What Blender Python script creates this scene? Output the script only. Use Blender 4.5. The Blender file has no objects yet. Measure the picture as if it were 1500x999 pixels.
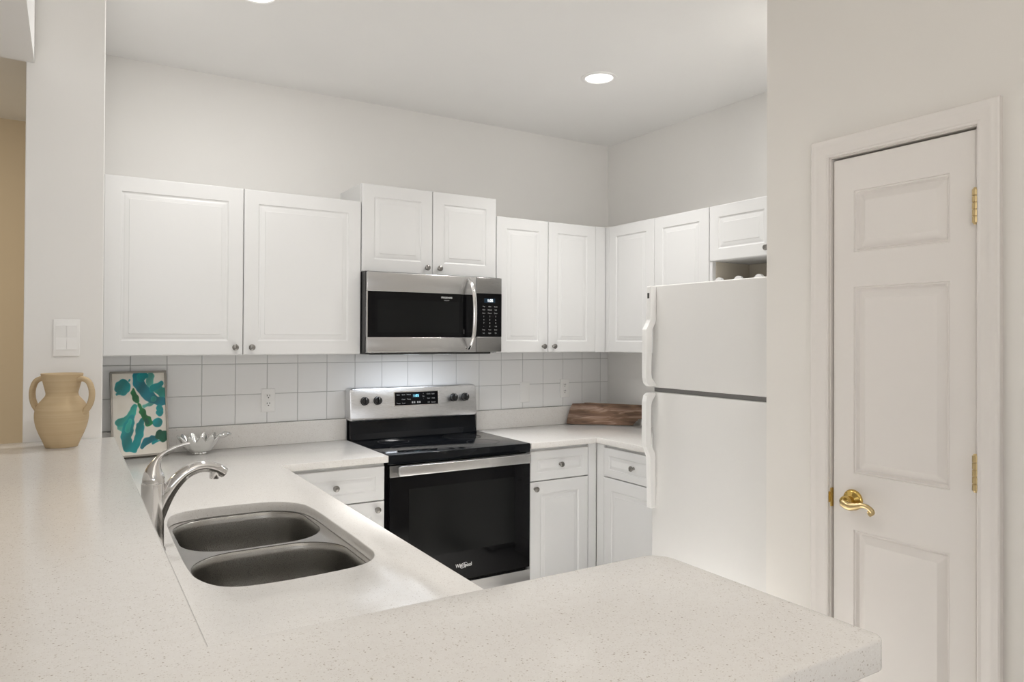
import bpy, bmesh, math, random
from mathutils import Vector, Matrix
random.seed(7)
S = bpy.context.scene
COL = S.collection
PI = math.pi

# ------------------------------------------------------------------ camera
cam_d = bpy.data.cameras.new('camera'); cam = bpy.data.objects.new('camera', cam_d); COL.objects.link(cam)
CX, CY, CZ, YAW, FPX, SY, ROLL, PITCH = -1.2184, -3.7058, 1.4595, .5535, 1050.36, -14.083, .0048, .008
fw = Vector((math.sin(YAW), math.cos(YAW), 0)); rt = Vector((math.cos(YAW), -math.sin(YAW), 0)); up = Vector((0, 0, 1))
f2 = fw*math.cos(PITCH) + up*math.sin(PITCH); u2 = -fw*math.sin(PITCH) + up*math.cos(PITCH)
r3 = rt*math.cos(ROLL) + u2*math.sin(ROLL); u3 = -rt*math.sin(ROLL) + u2*math.cos(ROLL)
cam.matrix_world = Matrix(((r3.x, u3.x, -f2.x, CX), (r3.y, u3.y, -f2.y, CY), (r3.z, u3.z, -f2.z, CZ), (0, 0, 0, 1)))
cam_d.sensor_width = 36; cam_d.lens = FPX*36/1500; cam_d.shift_y = SY/1500; cam_d.clip_start = .02
S.camera = cam

# ------------------------------------------------------------------ world, lights, exposure
W = bpy.data.worlds.new('world'); S.world = W; W.use_nodes = True
W.node_tree.nodes['Background'].inputs[0].default_value = (.75, .85, 1, 1)
W.node_tree.nodes['Background'].inputs[1].default_value = 1.0
S.view_settings.view_transform = 'Standard'; S.view_settings.look = 'None'
S.view_settings.gamma = 1; S.view_settings.use_curve_mapping = False
S.view_settings.exposure = 0.06
try:
    S.cycles.use_denoising = True; S.cycles.max_bounces = 10; S.cycles.diffuse_bounces = 6; S.cycles.glossy_bounces = 5
    S.cycles.sample_clamp_indirect = 6
except Exception: pass

def area(name, loc, target, sx, sy, power, col, shape='RECTANGLE', spread=PI, parent=None):
    d = bpy.data.lights.new(name, 'AREA'); d.shape = shape; d.size = sx
    if shape in ('RECTANGLE', 'ELLIPSE'): d.size_y = sy
    d.energy = power; d.color = col; d.spread = spread
    o = bpy.data.objects.new(name, d); COL.objects.link(o)
    o.location = loc
    o.rotation_euler = (Vector(target)-Vector(loc)).to_track_quat('-Z', 'Y').to_euler()
    if parent: o.parent = parent; o.location = Vector(loc)-parent.location
    return o
CAN_POWER, AISLE_FILL_POWER, ROOM_FILL_POWER, HOOD_POWER = 8.3, 18.0, 2.0, 1.35
COOL, WARM, FILL = (1, .985, .965), (1, .87, .74), (1, .955, .90)
area('rear_fill_light', (-1.9, -6.9, 1.55), (-1.2, 0, 1.3), 3.2, 1.9, 26, FILL)  # large unseen fill added behind the camera to brighten the room evenly
area('side_fill_light', (-5.85, -3.6, 1.35), (0, -3.0, 1.2), 2.4, 1.7, 11, (1, .90, .78))  # unseen soft fill added from the left for ambient light
area('hall_lamp_light', (-2.6, .2, 2.55), (-2.4, 1.0, 0), .35, .35, 13, (1, .85, .62), 'DISK')
area('ceiling_fill_light', (-1.35, -4.6, 1.75), (-.75, -3.65, 3.0),   .5, .5, 13, (1, .93, .84), 'DISK', math.radians(120))  # uplight added behind the camera to brighten the ceiling

# ------------------------------------------------------------------ materials
def nt(name):
    m = bpy.data.materials.new(name); m.use_nodes = True
    t = m.node_tree; b = t.nodes['Principled BSDF']; return m, t, b
def mat(name, c, rough=.5, metal=0, spec=.5, coat=0, bump=0, bscale=200, var=0, vscale=6):
    m, t, b = nt(name)
    b.inputs['Base Color'].default_value = (*c, 1); b.inputs['Roughness'].default_value = rough
    b.inputs['Metallic'].default_value = metal; b.inputs['Specular IOR Level'].default_value = spec
    b.inputs['Coat Weight'].default_value = coat
    tc = t.nodes.new('ShaderNodeTexCoord')
    n = t.nodes.new('ShaderNodeTexNoise'); n.inputs['Scale'].default_value = vscale; n.inputs['Detail'].default_value = 3
    t.links.new(tc.outputs['Object'], n.inputs['Vector'])
    mx = t.nodes.new('ShaderNodeMix'); mx.data_type = 'RGBA'
    mx.inputs[6].default_value = (*[x*(1-var) for x in c], 1); mx.inputs[7].default_value = (*[min(1, x*(1+var)) for x in c], 1)
    t.links.new(n.outputs['Fac'], mx.inputs[0]); t.links.new(mx.outputs[2], b.inputs['Base Color'])
    if bump:
        nb = t.nodes.new('ShaderNodeTexNoise'); nb.inputs['Scale'].default_value = bscale
        t.links.new(tc.outputs['Object'], nb.inputs['Vector'])
        bp = t.nodes.new('ShaderNodeBump'); bp.inputs['Strength'].default_value = bump; bp.inputs['Distance'].default_value = .001
        t.links.new(nb.outputs['Fac'], bp.inputs['Height']); t.links.new(bp.outputs['Normal'], b.inputs['Normal'])
    return m
def emit(name, c, s):
    m, t, b = nt(name)
    b.inputs['Base Color'].default_value = (*c, 1); b.inputs['Emission Color'].default_value = (*c, 1); b.inputs['Emission Strength'].default_value = s
    return m
def steel(name, c, rough, axis):
    m, t, b = nt(name)
    b.inputs['Metallic'].default_value = 1; b.inputs['Base Color'].default_value = (*c, 1)
    tc = t.nodes.new('ShaderNodeTexCoord'); mp = t.nodes.new('ShaderNodeMapping')
    sc = [900, 900, 900]; sc[axis] = 6; mp.inputs['Scale'].default_value = sc
    n = t.nodes.new('ShaderNodeTexNoise'); n.inputs['Detail'].default_value = 2
    t.links.new(tc.outputs['Object'], mp.inputs['Vector']); t.links.new(mp.outputs['Vector'], n.inputs['Vector'])
    r = t.nodes.new('ShaderNodeMapRange'); r.inputs['To Min'].default_value = rough-.05; r.inputs['To Max'].default_value = rough+.07
    t.links.new(n.outputs['Fac'], r.inputs['Value']); t.links.new(r.outputs['Result'], b.inputs['Roughness'])
    bp = t.nodes.new('ShaderNodeBump'); bp.inputs['Strength'].default_value = .06; bp.inputs['Distance'].default_value = .0006
    t.links.new(n.outputs['Fac'], bp.inputs['Height']); t.links.new(bp.outputs['Normal'], b.inputs['Normal'])
    b.inputs['Anisotropic'].default_value = .5
    return m
def quartz(name):
    m, t, b = nt(name)
    b.inputs['Roughness'].default_value = .17; b.inputs['Specular IOR Level'].default_value = .34
    tc = t.nodes.new('ShaderNodeTexCoord')
    def vor(scale, lo, hi):
        v = t.nodes.new('ShaderNodeTexVoronoi'); v.inputs['Scale'].default_value = scale
        t.links.new(tc.outputs['Object'], v.inputs['Vector'])
        sp = t.nodes.new('ShaderNodeSeparateColor'); t.links.new(v.outputs['Color'], sp.inputs['Color'])
        a = t.nodes.new('ShaderNodeMapRange'); a.inputs['From Min'].default_value = lo; a.inputs['From Max'].default_value = hi
        t.links.new(sp.outputs['Red'], a.inputs['Value'])
        d = t.nodes.new('ShaderNodeMapRange'); d.inputs['From Min'].default_value = .55; d.inputs['From Max'].default_value = .3
        t.links.new(v.outputs['Distance'], d.inputs['Value'])
        k = t.nodes.new('ShaderNodeMath'); k.operation = 'MULTIPLY'
        t.links.new(a.outputs['Result'], k.inputs[0]); t.links.new(d.outputs['Result'], k.inputs[1]); return k.outputs[0]
    prev = None
    n = t.nodes.new('ShaderNodeTexNoise'); n.inputs['Scale'].default_value = 60; n.inputs['Detail'].default_value = 6
    t.links.new(tc.outputs['Object'], n.inputs['Vector'])
    base = t.nodes.new('ShaderNodeMix'); base.data_type = 'RGBA'
    base.inputs[6].default_value = (.74, .715, .685, 1); base.inputs[7].default_value = (.80, .785, .76, 1)
    t.links.new(n.outputs['Fac'], base.inputs[0]); prev = base.outputs[2]
    for sc, lo, hi, c, f in ((520, .80, .86, (.52, .47, .41), .5), (400, .955, .97, (.34, .28, .22), .7), (560, .8, .85, (.86, .85, .83), .5)):
        k = vor(sc, lo, hi); g = t.nodes.new('ShaderNodeMath'); g.operation = 'MULTIPLY'; g.inputs[1].default_value = f; t.links.new(k, g.inputs[0])
        x = t.nodes.new('ShaderNodeMix'); x.data_type = 'RGBA'; x.inputs[7].default_value = (*c, 1)
        t.links.new(g.outputs[0], x.inputs[0]); t.links.new(prev, x.inputs[6]); prev = x.outputs[2]
    t.links.new(prev, b.inputs['Base Color'])
    return m
def walnut(name):
    m, t, b = nt(name); b.inputs['Roughness'].default_value = .45
    tc = t.nodes.new('ShaderNodeTexCoord'); mp = t.nodes.new('ShaderNodeMapping'); mp.inputs['Scale'].default_value = (3.5, 14, 22)
    t.links.new(tc.outputs['Object'], mp.inputs['Vector'])
    n = t.nodes.new('ShaderNodeTexNoise'); n.inputs['Scale'].default_value = 1.6; n.inputs['Detail'].default_value = 7; n.inputs['Distortion'].default_value = 1.6
    t.links.new(mp.outputs['Vector'], n.inputs['Vector'])
    w = t.nodes.new('ShaderNodeTexWave'); w.wave_type = 'BANDS'; w.bands_direction = 'Z'; w.inputs['Scale'].default_value = .22; w.inputs['Distortion'].default_value = 14; w.inputs['Detail'].default_value = 3
    t.links.new(mp.outputs['Vector'], w.inputs['Vector'])
    a = t.nodes.new('ShaderNodeMath'); a.operation = 'ADD'; t.links.new(n.outputs['Fac'], a.inputs[0])
    s = t.nodes.new('ShaderNodeMath'); s.operation = 'MULTIPLY'; s.inputs[1].default_value = .22; t.links.new(w.outputs['Fac'], s.inputs[0]); t.links.new(s.outputs[0], a.inputs[1])
    r = t.nodes.new('ShaderNodeValToRGB'); e = r.color_ramp.elements
    e[0].position = .35; e[0].color = (.07, .035, .018, 1); e[1].position = .82; e[1].color = (.38, .27, .21, 1)
    k = e.new(.6); k.color = (.19, .105, .06, 1)
    t.links.new(a.outputs[0], r.inputs['Fac']); t.links.new(r.outputs['Color'], b.inputs['Base Color'])
    return m
def clay(name):
    m, t, b = nt(name); b.inputs['Roughness'].default_value = .8; b.inputs['Specular IOR Level'].default_value = .25
    tc = t.nodes.new('ShaderNodeTexCoord'); mp = t.nodes.new('ShaderNodeMapping'); mp.inputs['Scale'].default_value = (4, 4, 160)
    t.links.new(tc.outputs['Object'], mp.inputs['Vector'])
    n = t.nodes.new('ShaderNodeTexNoise'); n.inputs['Scale'].default_value = 1; n.inputs['Detail'].default_value = 4; t.links.new(mp.outputs['Vector'], n.inputs['Vector'])
    x = t.nodes.new('ShaderNodeMix'); x.data_type = 'RGBA'; x.inputs[6].default_value = (.45, .335, .195, 1); x.inputs[7].default_value = (.56, .44, .285, 1)
    t.links.new(n.outputs['Fac'], x.inputs[0]); t.links.new(x.outputs[2], b.inputs['Base Color'])
    bp = t.nodes.new('ShaderNodeBump'); bp.inputs['Strength'].default_value = .35; bp.inputs['Distance'].default_value = .001
    t.links.new(n.outputs['Fac'], bp.inputs['Height']); t.links.new(bp.outputs['Normal'], b.inputs['Normal'])
    return m
def floor_tiles(name):
    m, t, b = nt(name); b.inputs['Roughness'].default_value = .35
    tc = t.nodes.new('ShaderNodeTexCoord'); br = t.nodes.new('ShaderNodeTexBrick'); br.inputs['Scale'].default_value = 1
    br.inputs['Brick Width'].default_value = .3; br.inputs['Row Height'].default_value = .3; br.offset = 0; br.inputs['Mortar Size'].default_value = .0015
    br.inputs['Color1'].default_value = (.66, .645, .62, 1); br.inputs['Color2'].default_value = (.68, .665, .645, 1); br.inputs['Mortar'].default_value = (.5, .48, .45, 1)
    t.links.new(tc.outputs['Object'], br.inputs['Vector']); t.links.new(br.outputs['Color'], b.inputs['Base Color'])
    return m
M = dict(
    wall=mat('wall_paint', (.80, .79, .77), .75, spec=.25, bump=.04, var=.012),
    beige=mat('beige_wall', (.71, .685, .645), .75, spec=.25, bump=.04, var=.012),  # darker, warmer tone than the kitchen walls
    tan=mat('tan_wall_paint', (.62, .53, .40), .75, spec=.25, var=.012),
    ceil=mat('ceiling_paint', (.82, .815, .805), .9, spec=.15, var=.01),
    floor=floor_tiles('pale_floor'),
    trimw=mat('trim_paint', (.70, .665, .63), .4, var=.008),
    cab=mat('cabinet_white', (.70, .70, .695), .34, var=.006),
    cabin=mat('cabinet_inside', (.62, .57, .48), .6, var=.01),
    fridge=mat('fridge_white', (.70, .69, .67), .38, bump=.12, bscale=900, var=.006),
    plastic=mat('white_plastic', (.84, .835, .82), .35, var=.006),
    gasket=mat('grey_gasket', (.16, .155, .15), .6),
    tile=mat('white_tile', (.83, .83, .825), .2, var=.01),
    grout=mat('grey_grout', (.52, .52, .515), .85),
    quartz=quartz('speckled_quartz'),
    steel=steel('brushed_steel', (.56, .555, .55), .24, 0),
    bsteel=steel('hood_lit_brushed_steel', (.72, .725, .735), .27, 0),  # lighter, bluer copy for the range panel; hood light put into the colour
    dsteel=steel('dark_brushed_steel', (.30, .295, .29), .28, 0),
    sink=steel('sink_steel', (.42, .41, .39), .27, 2),
    rim=mat('polished_steel', (.72, .71, .70), .16, 1),
    chrome=mat('chrome', (.72, .71, .70), .07, 1),
    nickel=mat('brushed_nickel', (.25, .24, .225), .28, 1),
    brass=mat('polished_brass', (.62, .43, .13), .16, 1),
    brassd=mat('aged_brass', (.58, .45, .24), .3, 1),
    silver=mat('cast_silver', (.70, .70, .69), .17, 1, bump=.25, bscale=90),
    bglass=mat('black_glass', (.004, .004, .0045), .06, spec=.13),
    ctop=mat('cooktop_glass', (.005, .006, .008), .07, spec=.22),
    black=mat('black_plastic', (.012, .012, .012), .35),
    bwin=mat('window_mesh_black', (.007, .0075, .0075), .09, spec=.13), burner=mat('burner_print', (.035, .035, .037), .3, spec=.2),
    clay=clay('sand_clay'), walnut=walnut('walnut_wood'),
    white=mat('print_white', (.8, .8, .8), .5), greyp=mat('print_grey', (.36, .36, .36), .5),
    blue=emit('display_blue', (.25, .75, 1), 1.6), wdisp=emit('display_white', (.9, .95, 1), 1.5), screen=mat('display_screen', (.005, .02, .04), .1),
    lens=emit('lamp_lens', (1, .98, .95), 1.8), hood=emit('hood_lens', (.9, .95, 1), 6),
    slot=mat('slot_dark', (.05, .05, .045), .6), frame=mat('pewter_frame', (.33, .31, .28), .35, .7), glass=mat('window_glass', (.9, .9, .9), .05),
)

# ------------------------------------------------------------------ mesh helpers
def tag(o, label, cat, group=None, kind=None):
    o['label'] = label; o['category'] = cat
    if group: o['group'] = group
    if kind: o['kind'] = kind
    return o
def thing(name, loc, label, cat, group=None):
    o = bpy.data.objects.new(name, None); o.empty_display_size = .05; COL.objects.link(o); o.location = loc
    return tag(o, label, cat, group)
def wloc(o):
    v = Vector((0, 0, 0))
    while o: v += o.location; o = o.parent
    return v
def build(name, bm, m, parent=None, smooth=False, origin=None, ang=35, recalc=True):
    """world-space bmesh -> one object; origin defaults to the base centre of the shape"""
    if recalc: bmesh.ops.recalc_face_normals(bm, faces=bm.faces)
    xs = [v.co for v in bm.verts]
    if origin is None:
        origin = Vector(((min(c.x for c in xs)+max(c.x for c in xs))/2, (min(c.y for c in xs)+max(c.y for c in xs))/2, min(c.z for c in xs)))
    origin = Vector(origin)
    bmesh.ops.translate(bm, verts=bm.verts, vec=-origin)
    me = bpy.data.meshes.new(name); bm.to_mesh(me); bm.free()
    o = bpy.data.objects.new(name, me); COL.objects.link(o)
    for k in (m if isinstance(m, (list, tuple)) else [m]): me.materials.append(k)
    if smooth:
        for p in me.polygons: p.use_smooth = True
        try: me.set_sharp_from_angle(angle=math.radians(ang))
        except Exception: pass
    o.location = origin
    if parent: o.parent = parent; o.location = origin - wloc(parent)
    return o
def struct(name, bm, m, label=None, cat=None, **k):
    o = build(name, bm, m, **k); o['kind'] = 'structure'
    if label: o['label'] = label; o['category'] = cat
    return o
def B(): return bmesh.new()
def box(bm, x0, x1, y0, y1, z0, z1, bev=0, seg=2, mi=0):
    t = bmesh.new(); bmesh.ops.create_cube(t, size=1)
    for v in t.verts: v.co = Vector(((x0+x1)/2+v.co.x*(x1-x0), (y0+y1)/2+v.co.y*(y1-y0), (z0+z1)/2+v.co.z*(z1-z0)))
    if bev: bmesh.ops.bevel(t, geom=t.edges[:], offset=bev, segments=seg, profile=.5, affect='EDGES')
    for f in t.faces: f.material_index = mi
    add(bm, t); return bm
def add(bm, t, mtx=None):
    if mtx is not None: bmesh.ops.transform(t, matrix=mtx, verts=t.verts)
    mp = {}
    for v in t.verts: mp[v] = bm.verts.new(v.co)
    for f in t.faces:
        try:
            g = bm.faces.new([mp[v] for v in f.verts]); g.material_index = f.material_index; g.smooth = f.smooth
        except ValueError: pass
    t.free(); return bm
def loft(bm, rings, closed=True, cap0=True, cap1=True):
    vs = [[bm.verts.new(p) for p in r] for r in rings]
    n = len(rings[0])
    for a, b in zip(vs, vs[1:]):
        for i in range(n if closed else n-1):
            j = (i+1) % n
            bm.faces.new((a[i], a[j], b[j], b[i]))
    if cap0 and closed: bm.faces.new(vs[0][::-1])
    if cap1 and closed: bm.faces.new(vs[-1])
    return vs
def lathe(bm, prof, c=(0, 0, 0), n=48, mtx=None, cap0=True, cap1=True, axis='z'):
    """prof: list of (r, h)"""
    t = bmesh.new()
    loft(t, [[Vector((max(r, 1e-5)*math.cos(2*PI*i/n), max(r, 1e-5)*math.sin(2*PI*i/n), h)) for i in range(n)] for r, h in prof], True, cap0, cap1)
    R = {'z': Matrix.Identity(4), '-y': Matrix.Rotation(PI/2, 4, 'X'), '-x': Matrix.Rotation(-PI/2, 4, 'Y'), '-z': Matrix.Rotation(PI, 4, 'X')}[axis]
    add(bm, t, Matrix.Translation(c) @ (mtx or Matrix.Identity(4)) @ R); return bm
def spline(pts, sub=6):
    out = []; n = len(pts)
    for i in range(n-1):
        p0 = pts[max(i-1, 0)]; p1 = pts[i]; p2 = pts[i+1]; p3 = pts[min(i+2, n-1)]
        for k in range(sub):
            s = k/sub
            out.append(tuple(.5*((2*b)+(-a+c)*s+(2*a-5*b+4*c-d)*s*s+(-a+3*b-3*c+d)*s**3) for a, b, c, d in zip(p0, p1, p2, p3)))
    out.append(tuple(pts[-1])); return out
def tube(bm, pts, n=20, flat=1.0, ref=(0, 1, 0), sub=6, roundcap=True):
    """pts: (x, y, z, r); flat scales the section along ref"""
    P = spline(pts, sub) if sub else pts
    C = [Vector(p[:3]) for p in P]; Rr = [p[3] for p in P]
    ref = Vector(ref); rings = []
    for i, c in enumerate(C):
        d = (C[min(i+1, len(C)-1)]-C[max(i-1, 0)]).normalized()
        b = (ref - d*ref.dot(d)).normalized(); a = b.cross(d)
        if roundcap and i == 0:
            for q in (.15, .6, .9): rings.append([c - d*Rr[0]*.35*(1-q) + (a*math.cos(2*PI*k/n)+b*flat*math.sin(2*PI*k/n))*Rr[0]*math.sin(math.acos(1-q)) for k in range(n)])
        rings.append([c + (a*math.cos(2*PI*k/n)+b*flat*math.sin(2*PI*k/n))*Rr[i] for k in range(n)])
        if roundcap and i == len(C)-1:
            for q in (.9, .6, .15): rings.append([c + d*Rr[i]*.35*(1-q) + (a*math.cos(2*PI*k/n)+b*flat*math.sin(2*PI*k/n))*Rr[i]*math.sin(math.acos(1-q)) for k in range(n)])
    loft(bm, rings); return bm
def rrect(x0, x1, y0, y1, r, k=8):
    out = []
    for cx, cy, a in ((x1-r, y1-r, 0), (x0+r, y1-r, 90), (x0+r, y0+r, 180), (x1-r, y0+r, 270)):
        for i in range(k+1):
            t = math.radians(a+90*i/k); out.append((cx+r*math.cos(t), cy+r*math.sin(t)))
    return out
def slab(bm, outer, z0, z1, holes=(), bev=0, bseg=3):
    """flat plate from an outline (with holes), thickness z0..z1, upper and lower outer edges rounded"""
    t = bmesh.new(); es = []
    for lp in [outer]+list(holes):
        vs = [t.verts.new((p[0], p[1], z0)) for p in lp]
        es += [t.edges.new((vs[i], vs[(i+1) % len(vs)])) for i in range(len(vs))]
    bmesh.ops.triangle_fill(t, use_beauty=True, use_dissolve=False, edges=es)
    ex = bmesh.ops.extrude_face_region(t, geom=t.faces[:])
    bmesh.ops.translate(t, verts=[v for v in ex['geom'] if isinstance(v, bmesh.types.BMVert)], vec=(0, 0, z1-z0))
    bmesh.ops.recalc_face_normals(t, faces=t.faces)
    if bev:
        eds = [e for e in t.edges if len(e.link_faces) == 2 and abs(e.verts[0].co.z-e.verts[1].co.z) < 1e-6 and abs(e.link_faces[0].normal.z-e.link_faces[1].normal.z) > .5]
        bmesh.ops.bevel(t, geom=eds, offset=bev, segments=bseg, profile=.5, affect='EDGES')
    add(bm, t); return bm
def panel_slab(w, h, t, panels, prof, edge=((0, -.004), (.0012, -.0012), (.004, 0))):
    """door leaf in (u, v, out): panels = (u0, u1, v0, v1); prof = rings of (inset, depth)"""
    bm = bmesh.new()
    e_in = edge[-1][0]
    us = sorted({e_in, w-e_in, *[p[0] for p in panels], *[p[1] for p in panels]}); vs = sorted({e_in, h-e_in, *[p[2] for p in panels], *[p[3] for p in panels]})
    V = {}
    def gv(u, v):
        if (u, v) not in V: V[(u, v)] = bm.verts.new((u, v, t))
        return V[(u, v)]
    for i in range(len(us)-1):
        for j in range(len(vs)-1):
            uc, vc = (us[i]+us[i+1])/2, (vs[j]+vs[j+1])/2
            if any(p[0] < uc < p[1] and p[2] < vc < p[3] for p in panels): continue
            bm.faces.new((gv(us[i], vs[j]), gv(us[i+1], vs[j]), gv(us[i+1], vs[j+1]), gv(us[i], vs[j+1])))
    for p in panels:
        ub = [u for u in us if p[0] <= u <= p[1]]; vb = [v for v in vs if p[2] <= v <= p[3]]
        k = 5
        def ring(ins, dep):
            r = min(.006, ins*.9+.0005); return [Vector((a, b, t+dep)) for a, b in rrect(p[0]+ins, p[1]-ins, p[2]+ins, p[3]-ins, r, k)]
        first = [gv(p[1], p[3]), gv(p[0], p[3]), gv(p[0], p[2]), gv(p[1], p[2])]
        rings = [[bm.verts.new(q) for q in ring(a+.0004, d)] for a, d in prof]
        n = len(rings[0])
        for c in range(4):                                    # corner fans from the sharp opening to the rounded groove
            for i in range(k): bm.faces.new((first[c], rings[0][c*(k+1)+i], rings[0][c*(k+1)+i+1]))
            a = c*(k+1)+k; b = ((c+1) % 4)*(k+1)
            bm.faces.new((first[c], rings[0][a], rings[0][b], first[(c+1) % 4]))
        for a, b in zip(rings, rings[1:]):
            for i in range(n): bm.faces.new((a[i], a[(i+1) % n], b[(i+1) % n], b[i]))
        bm.faces.new(rings[-1])
    prev = [Vector((q[0], q[1], t)) for q in ((e_in, e_in), (w-e_in, e_in), (w-e_in, h-e_in), (e_in, h-e_in))]
    rs = [prev] + [[Vector((a, b, t+d)) for a, b in ((i, i), (w-i, i), (w-i, h-i), (i, h-i))] for i, d in reversed(edge[:-1])]
    rs.append([Vector((a, b, 0)) for a, b in ((0, 0), (w, 0), (w, h), (0, h))])
    loft(bm, rs, True, False, True)
    bmesh.ops.remove_doubles(bm, verts=bm.verts, dist=1e-6)
    return bm
FACE_Y = lambda x, y, z: Matrix(((1, 0, 0, x), (0, 0, -1, y), (0, 1, 0, z), (0, 0, 0, 1)))     # leaf facing -y; (x, y) = left edge, back plane
FACE_X = lambda x, y, z: Matrix(((0, 0, -1, x), (-1, 0, 0, y), (0, 1, 0, z), (0, 0, 0, 1)))    # leaf facing -x; u runs towards -y
FACE_PX = lambda x, y, z: Matrix(((0, 0, 1, x), (1, 0, 0, y), (0, 1, 0, z), (0, 0, 0, 1)))     # leaf facing +x
DRWP = [(0, 0), (.002, -.003), (.005, -.0042), (.008, -.0038), (.010, -.003), (.019, -.0008), (.021, -.0004)]
CABP = [(0, 0), (.003, -.0035), (.007, -.0052), (.011, -.0048), (.014, -.0038), (.029, -.0018), (.0305, -.0004)]
def leaf(name, mtx, w, h, parent, m='cab', margin=.062, t=.019, prof=CABP, panels=None):
    mg = min(margin, w*.28); mv = min(margin, h*.30)
    if panels is None: panels = [(mg, w-mg, mv, h-mv)]
    return build(name, add(bmesh.new(), panel_slab(w, h, t, panels, prof), mtx), M[m], parent)
def knob(mtx, u, v, parent, t=.019):
    bm = bmesh.new()
    lathe(bm, [(.0085, 0), (.0085, .0015), (.0055, .004), (.005, .011), (.009, .014), (.0135, .0175), (.0145, .021), (.0135, .0245), (.009, .0272), (.003, .0283), (0, .0285)], n=28)
    tmp = bmesh.new(); box(tmp, -.012, .012, -.0022, .0022, .0262, .0292, .001, 2); add(bm, tmp, Matrix.Rotation(math.radians(62), 4, 'Z'))
    return build('knob', add(bmesh.new(), bm, mtx @ Matrix.Translation((u, v, t))), M['nickel'], parent, smooth=True)
def text(name, body, size, loc, parent, m, face='-y', align='CENTER', depth=.0004):
    c = bpy.data.curves.new(name, 'FONT'); c.body = body; c.size = size; c.align_x = align; c.align_y = 'CENTER'; c.extrude = depth/2
    tmp = bpy.data.objects.new('tmp', c); COL.objects.link(tmp)
    me = bpy.data.meshes.new_from_object(tmp.evaluated_get(bpy.context.evaluated_depsgraph_get()))
    bpy.data.objects.remove(tmp)
    bm = bmesh.new(); bm.from_mesh(me); bpy.data.meshes.remove(me)
    R = FACE_Y(*loc) if face == '-y' else face
    bmesh.ops.transform(bm, matrix=R, verts=bm.verts)
    if parent is None: return bm
    return build(name, bm, m, parent, recalc=False)

# ------------------------------------------------------------------ room shell
XW, ZC = 1.815, 2.724          # right wall, ceiling height
XL0, XL1, YP = -1.337, -1.125, -1.045   # stub wall with the pillar end
XP, YR = .908, -2.0            # pantry wall face and its corner
struct('floor', box(B(), -6.0, 2.0, -7.2, 1.6, -.1, 0), M['floor'])
struct('ceiling', box(B(), -6.0, 2.0, -7.2, 1.6, ZC, ZC+.1), M['ceil'])
struct('wall_back', box(B(), XL1, XW+.1, 0, .12, 0, ZC), M['wall'])
struct('wall_right', box(B(), XW, XW+.12, -7.1, 0, 0, ZC), M['wall'])
struct('wall_left', box(B(), XL0, XL1, YP, 1.42, 0, ZC, .003, 2), M['wall'])
struct('wall_far', box(B(), -6.0, XL1, 1.42, 1.54, 0, ZC), M['tan'])
struct('wall_side', box(box(box(box(B(), -6.1, -5.98, -7.1, -4.85, 0, ZC), -6.1, -5.98, -2.35, 1.5, 0, ZC), -6.1, -5.98, -4.85, -2.35, 0, .45), -6.1, -5.98, -4.85, -2.35, 2.25, ZC), M['tan'])
struct('ceiling_lower', box(B(), -5.98, -1.316, -7.08, YP-.002, 2.30, ZC), M['ceil'])
bm = B()
for a in ((-6.1, -3.55, 0, ZC), (-.25, 2.0, 0, ZC), (-3.55, -.25, 0, .55), (-3.55, -.25, 2.55, ZC)): box(bm, a[0], a[1], -7.2, -7.08, a[2], a[3])
struct('wall_rear', bm, M['wall'])
bm = B()
for x in (-3.55, -2.45, -1.35, -.29): box(bm, x, x+.04, -7.17, -7.1, .55, 2.55)
for z in (.55, 1.5, 2.51): box(bm, -3.55, -.25, -7.17, -7.1, z, z+.04)
w1 = struct('window_1', bm, M['trimw'])
bm = B()
for y in (-4.85, -3.62, -2.39): box(bm, -6.06, -6.0, y, y+.04, .45, 2.25)
for z in (.45, 1.35, 2.21): box(bm, -6.06, -6.0, -4.85, -2.35, z, z+.04)
struct('window_2', bm, M['trimw'])
# pantry closet: front with the door opening, and the return beside the refrigerator
DY0, DY1, DZ = -2.254, -2.702, 2.050
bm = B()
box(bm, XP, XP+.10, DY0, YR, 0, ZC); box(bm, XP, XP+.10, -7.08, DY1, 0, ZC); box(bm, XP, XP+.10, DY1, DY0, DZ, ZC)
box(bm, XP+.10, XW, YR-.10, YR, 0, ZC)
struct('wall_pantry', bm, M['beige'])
# door casing
prof = [(0, 0), (0, .010), (.004, .0125), (.010, .0105), (.014, .0115), (.030, .0150), (.036, .0185), (.044, .0195), (.050, .0185), (.056, .020), (.060, .017), (.060, 0)]
bm = B(); rows = []
for o, d in prof:
    a, b, z = DY0+.002+o, DY1-.002-o, DZ+.002+o
    rows.append([Vector((XP-d, a, 0)), Vector((XP-d, a, z)), Vector((XP-d, b, z)), Vector((XP-d, b, 0))])
loft(bm, rows, closed=False)
struct('trim_1', bm, M['trimw'], smooth=True, ang=25)
bm = B()   # jamb lining and stop
box(bm, XP-.002, XP+.10, DY0-.002, DY0+.002, 0, DZ); box(bm, XP-.002, XP+.10, DY1-.002, DY1+.002, 0, DZ); box(bm, XP-.002, XP+.10, DY1, DY0, DZ-.0015, DZ+.002)
box(bm, XP+.05, XP+.062, DY0-.012, DY0, 0, DZ); box(bm, XP+.05, XP+.062, DY1, DY1+.012, 0, DZ); box(bm, XP+.05, XP+.062, DY1, DY0, DZ-.014, DZ)
struct('trim_2', bm, M['trimw'])
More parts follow.
